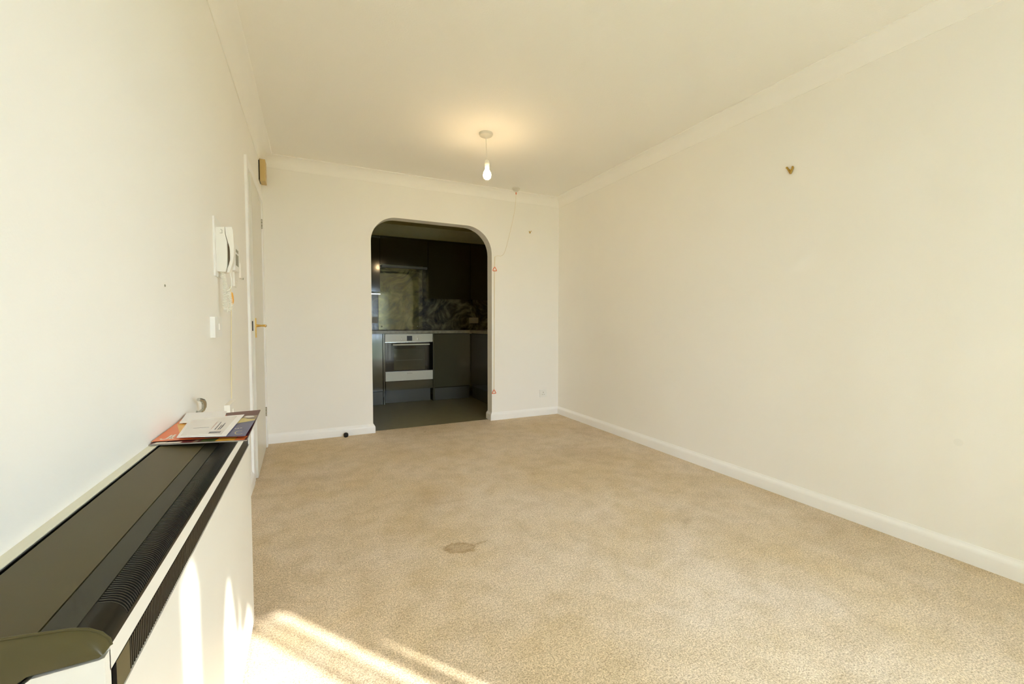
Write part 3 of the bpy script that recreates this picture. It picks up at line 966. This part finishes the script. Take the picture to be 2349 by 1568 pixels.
NV = [(-0.2455, 1.2664), (-0.1564, 1.2334), (-0.1534, 1.5007), (-0.2615, 1.5246)]
nv = thing('navy_flyer', (-0.205, 1.38, 0.7372), 'navy blue flyer with a gold ring sticking out right of the letter', 'flyer')
WN = (0, 0.0008, 0.0012, 0)
quad_slab('sheet', NV, 0.7372, 0.0008, 'p_navy', nv, WN)
patch('photo_strip', NV, 0.7381, [(0.5, 0.66), (0.995, 0.74), (0.995, 0.985), (0.5, 0.985)], 'p_tan', nv, WN)
patch('gold_band', NV, 0.73825, [(0.5, 0.55), (0.99, 0.70), (0.99, 0.76), (0.78, 0.80), (0.68, 0.86), (0.5, 0.80)], 'p_gold', nv, WN)
patch('pale_shape', NV, 0.73840, [(0.66, 0.90), (0.80, 0.86), (0.93, 0.90), (0.88, 0.96), (0.72, 0.96)], 'pane_grey', nv, WN)
ring = [(0.80 + 0.105 * math.cos(a), 0.15 + 0.075 * math.sin(a)) for a in [i * 2 * math.pi / 20 for i in range(21)]]
strokes(nv, NV, 0.7386, [ring], 0.0010, 'p_gold', 'gold_ring')
strokes(nv, NV, 0.7386, [[(0.62, 0.33), (0.66, 0.33)], [(0.68, 0.34), (0.72, 0.34)], [(0.745, 0.35), (0.79, 0.35)], [(0.81, 0.36), (0.84, 0.36)]], 0.0022, 'p_white', 'white_print')

EN = [(-0.3457, 1.4796), (-0.2380, 1.4720), (-0.2489, 1.5881), (-0.3560, 1.6056)]
en = thing('white_envelope', (-0.30, 1.54, 0.7372), 'plain white envelope at the back of the paper pile', 'envelope')
WE = (0.0015, 0.0015, 0.0070, 0.0070)
quad_slab('sheet', EN, 0.7350, 0.0012, 'paper', en, WE)
strokes(en, EN, 0.7368, [[(0.06, 0.05), (0.22, 0.10)], [(0.05, 0.14), (0.16, 0.17)]], 0.0011, 'ink', 'small_print')

LT = [(-0.3048, 1.278), (-0.1978, 1.241), (-0.1923, 1.5152), (-0.3267, 1.5035)]
lt = thing('white_letter', (-0.255, 1.38, 0.7405), 'white window envelope on top of the paper pile', 'letter')
WLT = (0, 0, 0, 0.0)
quad_slab('sheet', LT, 0.7405, 0.0012, 'paper', lt, WLT)
patch('address_panel', LT, 0.74175, rect(0.06, 0.06, 0.88, 0.93), 'pane_grey', lt)
strokes(lt, LT, 0.7420, [[(0.20, 0.42), (0.50, 0.42)]], 0.0011, 'ink', 'print_line')
strokes(lt, LT, 0.7420, [[(0.40, 0.14), (0.46, 0.14)], [(0.52, 0.12), (0.53, 0.24)]], 0.0022, 'pane_grey', 'faint_print')
strokes(lt, LT, 0.7420, [[(0.58, 0.30), (0.58, 0.68)]], 0.0008, 'pink_ink', 'red_print')
strokes(lt, LT, 0.7420, [[(0.66, 0.28), (0.66, 0.66)], [(0.72, 0.28), (0.72, 0.50)], [(0.76, 0.28), (0.76, 0.58)]], 0.0012, 'ink', 'print_line')
strokes(lt, LT, 0.7420, [[(0.60 + 0.03 * i, 0.12), (0.60 + 0.03 * i, 0.20)] for i in range(8)], 0.0011, 'ink', 'frank_mark')

# ---------------------------------------------------------------- ceiling fittings
pd = thing('pendant_lamp', (1.172, 2.91, ZC), 'lit bare bulb hanging from a white ceiling rose', 'lamp')
lathe('ceiling_rose', [(0.050, 0), (0.0505, -0.006), (0.046, -0.018), (0.030, -0.026), (0.012, -0.031), (0.006, -0.036)], (1.172, 2.91, ZC), 'fitting', pd)
tube('flex', [(1.172, 2.91, 2.376), (1.174, 2.905, 2.29), (1.177, 2.90, 2.215)], 0.0032, 'plastic', pd, 8)
lathe('lamp_holder', [(0.006, 0.035), (0.013, 0.030), (0.0165, 0.020), (0.0175, 0.0), (0.0165, -0.002), (0.0165, -0.018), (0.014, -0.022)], (1.177, 2.90, 2.183), 'plastic', pd, n=24)
lathe('bulb', [(r, h * 0.88) for r, h in ((0.0115, 0.0), (0.0125, -0.006), (0.0145, -0.016), (0.0195, -0.030), (0.0265, -0.046), (0.0295, -0.062), (0.0288, -0.075), (0.0235, -0.089), (0.0135, -0.0975), (0.0, -0.100))],
      (1.177, 2.90, 2.164), 'bulb', pd, n=28)

ps = thing('pull_switch', (1.915, 3.93, ZC), 'white ceiling pull-cord switch near the archway', 'switch')
lathe('switch_base', [(0.042, 0), (0.043, -0.008), (0.038, -0.010), (0.034, -0.022), (0.020, -0.032), (0.007, -0.036)], (1.915, 3.93, ZC), 'fitting', ps)
lathe('connector', [(0.002, 0), (0.006, -0.004), (0.0065, -0.014), (0.004, -0.022), (0.002, -0.026)], (1.915, 3.93, ZC - 0.040), 'red_orange', ps, n=14)
hk = (1.745, YB - 0.006, 1.725)
cordpts = spline([(1.915, 3.93, ZC - 0.060), (1.910, 3.95, 2.20), (1.890, 3.99, 2.03), (1.866, 4.03, 1.88), (1.845, 4.06, 1.775), (1.815, 4.08, 1.737), (1.775, 4.086, 1.736), hk], 8)
tube('loose_cord', cordpts, 0.0017, 'pink_cord', ps, 6)
tube('cord', [hk, (1.741, YB - 0.006, 1.60), (1.735, YB - 0.006, 0.31)], 0.0028, 'cord', ps, 6)
def tri_ring(name, cx, cz, s, parent):
    o = [(cx + s * math.cos(math.radians(a)), cz + s * 1.05 * math.sin(math.radians(a))) for a in (90, 210, 330)]
    bm = bmesh.new()
    P = []
    for i in range(3):
        a, b = Vector(o[i]), Vector(o[(i + 1) % 3])
        for t in (0.12, 0.5, 0.88):
            q = a + (b - a) * t
            P.append((q.x, YB - 0.010, q.y))
    P2 = P + [P[0], P[1]]
    add_tube(bm, P2, 0.0046, 8)
    r = bm_obj(name, bm, 'red_orange', parent, smooth=True)
    bm = bmesh.new()
    add_prism(bm, [(cx + (x - cx) * 0.72, cz + (z - cz) * 0.72) for x, z in o], 'Y', YB - 0.011, YB - 0.008)
    bm_obj('centre', bm, 'p_white', r)
tri_ring('triangle_pull', 1.742, 1.592, 0.027, ps)
tri_ring('triangle_pull', 1.733, 0.300, 0.027, ps)

# brass v-shaped picture hooks
def brass_hook(x, y, z, axis, s, label):
    h = thing('picture_hook', (x, y, z), label, 'hook', 'brass picture hooks left on the walls')
    bm = bmesh.new()
    if axis == 'X':
        def P(a, b, d):
            return (x - d, y + a, z + b)
    else:
        def P(a, b, d):
            return (x + a, y - d, z + b)
    add_tube(bm, [P(0.0, -0.020 * s, 0.006), P(-0.008 * s, -0.002 * s, 0.008), P(-0.016 * s, 0.014 * s, 0.010)], [0.0045 * s, 0.0055 * s, 0.0065 * s], 10)
    add_tube(bm, [P(0.0, -0.020 * s, 0.006), P(0.009 * s, 0.0, 0.008), P(0.019 * s, 0.021 * s, 0.010)], [0.0045 * s, 0.005 * s, 0.0055 * s], 10)
    bm_obj('arms', bm, 'old_brass', h, smooth=True)
    bm = bmesh.new()
    if axis == 'X':
        add_prism(bm, [(y - 0.012 * s, z + 0.006 * s), (y, z - 0.016 * s), (y + 0.013 * s, z + 0.010 * s)], 'X', x - 0.006, x)
    else:
        add_prism(bm, [(x - 0.012 * s, z + 0.006 * s), (x, z - 0.016 * s), (x + 0.013 * s, z + 0.010 * s)], 'Y', y - 0.006, y)
    bm_obj('plate', bm, 'brass', h)
    for a, b in ((-0.016, 0.014), (0.019, 0.021)):
        c = P(a * s, b * s, 0.010)
        lathe('stud', [(0.001, 0), (0.006 * s, 0.001), (0.006 * s, 0.004), (0.001, 0.006)], (c[0] - (0.006 if axis == 'X' else 0), c[1] - (0.006 if axis != 'X' else 0), c[2]), 'old_brass', h, axis=axis, n=12)
brass_hook(XR, 1.546, 1.912, 'X', 0.95, 'brass v-shaped hook alone on the long right wall')
brass_hook(2.159, YB, 2.016, 'Y', 0.62, 'small brass v-shaped hook high right of the archway')

def double_socket(name, x, y, z, label, mat='plastic_cool', w=0.086, hgt=0.086, n=1):
    s = thing(name, (x, y, z - hgt / 2), label, 'socket')
    box('plate', x - w / 2, x + w / 2, y - 0.009, y, z - hgt / 2, z + hgt / 2, mat, s, 0.003)
    for k in range(n):
        cx = x + (k - (n - 1) / 2) * 0.06
        box('pin_slot', cx - 0.0035, cx + 0.0035, y - 0.0096, y - 0.0088, z + 0.006, z + 0.016, 'grey', s)
        box('pin_slot', cx - 0.015, cx - 0.007, y - 0.0096, y - 0.0088, z - 0.014, z - 0.009, 'grey', s)
        box('pin_slot', cx + 0.007, cx + 0.015, y - 0.0096, y - 0.0088, z - 0.014, z - 0.009, 'grey', s)
    box('rocker', x - 0.008, x + 0.008, y - 0.0125, y - 0.0088, z + 0.022, z + 0.034, mat, s, 0.001)
    return s
double_socket('wall_socket', 2.333, YB, 0.245, 'white wall socket low down right of the archway')

ds = thing('door_stop', (0.262, 4.04, 0), 'round black rubber door stop on carpet by the skirting', 'door stop')
lathe('rubber_body', [(0.0, 0.0), (0.014, 0.0), (0.019, 0.006), (0.0205, 0.016), (0.0195, 0.028), (0.014, 0.037), (0.005, 0.0405), (0.0, 0.041)], (0.262, 4.04, 0), 'rubber', ds)
lathe('screw', [(0.004, 0), (0.004, 0.001), (0.002, 0.0015)], (0.262, 4.04, 0.041), 'steel', ds, n=12)
tag(lathe('wall_scuff', [(0.016, 0.0), (0.010, -0.0004), (0.0, -0.0006)], (XR, 0.80, 0.508), 'smudge', axis='X', n=20), 'faint grey filled patch low on the right wall', 'wall patch')

# ---------------------------------------------------------------- kitchen
KX0, KX1, KY0, KY1 = 0.05, 2.62, YB + WT, 6.07
struct(box('floor', KX0 - 0.1, KX1 + 0.1, 4.150, KY1 + 0.1, -0.08, -0.002, 'kfloor'), 'grey vinyl kitchen floor')
struct(box('ceiling', KX0 - 0.1, KX1 + 0.1, YB + 0.05, KY1 + 0.1, ZC, ZC + 0.1, 'kceil'), 'dim kitchen ceiling')
struct(box('wall_kitchen_back', KX0 - 0.1, KX1 + 0.1, KY1, KY1 + 0.1, -0.05, ZC + 0.05, 'kwall'), 'kitchen wall behind the units')
struct(box('wall_kitchen_left', KX0 - 0.1, KX0, KY0, KY1, -0.05, ZC + 0.05, 'kwall'), 'kitchen left wall')
struct(box('wall_kitchen_right', KX1, KX1 + 0.1, KY0, KY1, -0.05, ZC + 0.05, 'kwall'), 'kitchen right wall')
struct(prism('trim_5', [(KY0, ZC), (KY0, ZC - 0.07), (KY0 + 0.01, ZC - 0.07), (KY0 + 0.05, ZC - 0.03), (KY0 + 0.07, ZC - 0.01), (KY0 + 0.07, ZC)], 'X', KX0, KX1, 'kceil'), 'kitchen coving over the archway')

KF = 5.47   # front plane of base doors
def base_unit(x0, x1, label, plinth_y, doors=1):
    u = thing('base_cabinet', ((x0 + x1) / 2, 5.77, 0), label, 'cabinet')
    box('carcass', x0, x1, KF + 0.022, KY1 - 0.002, 0.165, 0.895, 'unit_dark', u)
    w = (x1 - x0) / doors
    for k in range(doors):
        box('cabinet_door', x0 + k * w + 0.002, x0 + (k + 1) * w - 0.002, KF, KF + 0.019, 0.178, 0.888, 'unit', u, 0.0012)
    box('plinth', x0, x1, plinth_y, plinth_y + 0.016, 0.0, 0.163, 'plinth', u)
    return u
base_unit(0.07, 0.800, 'charcoal gloss base cabinet left of the oven', KF + 0.012)
base_unit(1.462, 1.965, 'charcoal gloss base cabinet right of the oven', KF + 0.045)
def end_panel(x, label):
    o = box('end_panel_board', x, x + 0.018, KF - 0.001, KY1 - 0.002, 0.0, 0.896, 'unit', None, 0.001)
    return tag(o, label, 'panel')
end_panel(0.806, 'floor-length charcoal panel on the left side of the oven')
end_panel(1.444, 'floor-length charcoal panel on the right side of the oven')

# oven and its housing
ov = thing('built_in_oven', (1.135, 5.72, 0.29), 'white built-in oven with black glass door under the hob', 'oven')
box('oven_body', 0.832, 1.440, KF + 0.024, 6.02, 0.292, 0.893, 'steel', ov)
cp = box('control_panel', 0.834, 1.438, KF - 0.004, KF + 0.022, 0.790, 0.893, 'oven_white', ov, 0.002)
box('display', 1.103, 1.170, KF - 0.0055, KF - 0.0035, 0.804, 0.868, 'black', cp)
for x in (1.036, 1.243):
    lathe('knob', [(0.014, 0), (0.014, -0.003), (0.011, -0.0045)], (x, KF - 0.004, 0.824), 'handle', cp, axis='Y', n=20)
    box('knob_mark', x - 0.001, x + 0.001, KF - 0.0048, KF - 0.0036, 0.844, 0.858, 'grey', cp)
dg = box('oven_door', 0.834, 1.438, KF - 0.002, KF + 0.020, 0.415, 0.784, 'oven_glass', ov, 0.002)
box('door_window', 0.937, 1.335, KF - 0.0034, KF - 0.0018, 0.430, 0.703, 'oven_window', dg)
box('rack', 0.965, 1.305, KF - 0.0042, KF - 0.0032, 0.555, 0.558, 'plinth', dg)
hd = tube('oven_handle', [(0.918, KF - 0.038, 0.757), (1.390, KF - 0.038, 0.757)], 0.0095, 'oven_white', ov, 14)
for x in (0.932, 1.376):
    tube('handle_post', [(x, KF - 0.036, 0.757), (x, KF - 0.002, 0.757)], 0.006, 'black', hd, 10)
lp_ = box('lower_panel', 0.834, 1.438, KF - 0.003, KF + 0.020, 0.293, 0.411, 'oven_white', ov, 0.002)
cu = bpy.data.curves.new('brand_lettering', 'FONT')
cu.body = 'BOSCH'
cu.size = 0.020
cu.align_x = 'CENTER'
cu.extrude = 0.0003
tmp = bpy.data.objects.new('brand_lettering', cu)
COL.objects.link(tmp)
bpy.context.view_layer.update()
dg_ = bpy.context.evaluated_depsgraph_get()
me = bpy.data.meshes.new_from_object(tmp.evaluated_get(dg_))
bpy.data.objects.remove(tmp)
me.transform(Matrix.Translation((1.136, KF - 0.0034, 0.378)) @ Matrix.Rotation(math.radians(90), 4, 'X'))
me.materials.clear()
me.materials.append(M['grey'])
link(bpy.data.objects.new('brand_lettering', me), lp_)
hz = thing('oven_housing', (1.135, 5.72, 0), 'charcoal housing with drawer front below the oven', 'cabinet')
box('carcass', 0.826, 1.442, KF + 0.10, KY1 - 0.004, 0.165, 0.288, 'unit_dark', hz)
box('drawer_front', 0.834, 1.438, KF, KF + 0.019, 0.176, 0.287, 'unit', hz, 0.0012)
box('plinth', 0.842, 1.426, KF + 0.085, KF + 0.100, 0.0, 0.165, 'plinth', hz)

# right-hand run
rt_ = thing('base_cabinet', (2.28, 4.9, 0), 'dark base cabinets along the right side of the kitchen', 'cabinet')
box('carcass', 1.992, KX1 - 0.002, 4.45, KF + 0.015, 0.165, 0.895, 'unit_dark', rt_)
box('corner_post', 1.967, 1.990, KF - 0.001, KF + 0.02, 0.178, 0.888, 'unit', rt_)
for k in range(2):
    box('cabinet_door', 1.970, 1.989, 4.452 + k * 0.507, 4.452 + (k + 1) * 0.507 - 0.004, 0.178, 0.888, 'unit_dark', rt_, 0.0012)
box('plinth', 2.010, 2.026, 4.45, KF + 0.045, 0.0, 0.163, 'plinth', rt_)

wt = thing('worktop', (1.3, 5.7, 0.897), 'pale-edged stone-effect worktop running round the kitchen', 'worktop')
wpts = [(KX0 + 0.002, KF - 0.022), (1.950, KF - 0.022), (1.950, 4.44), (KX1 - 0.002, 4.44), (KX1 - 0.002, KY1 - 0.002), (KX0 + 0.002, KY1 - 0.002)]
prism('slab', wpts, 'Z', 0.897, 0.935, 'worktop', wt, tri=True)
hb_ = thing('hob', (1.14, 5.77, 0.935), 'black glass hob set in the worktop above the oven', 'hob')
box('glass_top', 0.85, 1.43, 5.52, 6.02, 0.935, 0.941, 'oven_glass', hb_, 0.002)
for (x, y, r) in ((1.0, 5.66, 0.09), (1.28, 5.66, 0.075), (1.0, 5.88, 0.075), (1.28, 5.88, 0.09)):
    lathe('heating_ring', [(r, 0), (r, 0.0006), (r - 0.003, 0.0006), (r - 0.003, 0.0001)], (x, y, 0.9411), 'plinth', hb_, n=32)

sp = thing('marble_splashback', (1.3, 6.06, 0.935), 'dark veined marble-effect splashback behind the worktop', 'splashback')
box('long_panel', 1.450, KX1 - 0.004, KY1 - 0.012, KY1 - 0.001, 0.936, 1.40, 'marble', sp)
box('long_panel', KX0 + 0.002, 0.832, KY1 - 0.012, KY1 - 0.001, 0.936, 1.47, 'marble', sp)
tp = box('tall_panel', 0.834, 1.448, KY1 - 0.014, KY1 - 0.001, 0.936, 1.83, 'marble_green', sp)
tp['label'] = 'taller olive-toned marble panel behind the hob'
gp = thing('glass_splashback', (1.12, 6.05, 0.943), 'clear glass guard screwed in front of the marble behind the hob', 'splashback')
box('glass_sheet', 0.836, 1.395, KY1 - 0.024, KY1 - 0.018, 0.944, 1.77, 'glass_cast', gp)
for x in (0.876, 1.372):
    lathe('screw_cap', [(0.009, 0), (0.009, -0.004), (0.006, -0.007), (0.0, -0.008)], (x, KY1 - 0.024, 0.985), 'chrome', gp, axis='Y', n=16)

# wall cabinets
UF = 5.72
def wall_unit(x0, x1, z0, z1, label, doors=1):
    u = thing('wall_cabinet', ((x0 + x1) / 2, 5.9, z0), label, 'cabinet')
    box('carcass', x0, x1, UF + 0.021, KY1 - 0.016, z0, z1, 'unit_dark', u)
    w = (x1 - x0) / doors
    for k in range(doors):
        box('cabinet_door', x0 + k * w + 0.0015, x0 + (k + 1) * w - 0.0015, UF, UF + 0.019, z0 - 0.005, z1, 'unit_dark', u, 0.0012)
    box('cornice', x0, x1, UF - 0.012, UF + 0.03, z1, z1 + 0.022, 'unit_dark', u)
    return u
wl = wall_unit(0.07, 0.815, 1.445, 2.145, 'dark glossy wall cabinet left of the cooker hood')
lr = box('light_rail', 0.07, 0.815, UF - 0.010, UF + 0.010, 1.404, 1.416, 'chrome', wl, 0.003)
lr['label'] = 'shiny metal strip under the cabinet'
wall_unit(1.452, 2.06, 1.375, 2.145, 'dark glossy wall cabinet right of the cooker hood')
wall_unit(2.062, KX1 - 0.004, 1.375, 2.145, 'dark glossy wall cabinet in the right corner')
ch_ = thing('cooker_hood', (1.13, 5.9, 1.77), 'built-in cooker hood behind a dark cabinet front above the hob', 'cooker hood')
box('carcass', 0.818, 1.449, UF + 0.021, KY1 - 0.016, 1.80, 2.145, 'unit_dark', ch_)
box('cabinet_door', 0.819, 1.448, UF, UF + 0.019, 1.805, 2.145, 'unit_dark', ch_, 0.0012)
box('pull_out_lip', 0.835, 1.435, UF - 0.018, UF + 0.04, 1.762, 1.790, 'handle', ch_, 0.003).active_material = M['plinth']
box('cornice', 0.818, 1.449, UF - 0.012, UF + 0.03, 2.145, 2.167, 'unit_dark', ch_)
double_socket('kitchen_socket', 2.232, KY1 - 0.012, 1.076, 'dim double socket on the marble at the right of the worktop', 'socket_dim', 0.146, 0.086, 2)
double_socket('kitchen_socket', 0.775, KY1 - 0.012, 1.075, 'small double socket on the marble left of the glass guard', 'socket_dim', 0.10, 0.086, 1)
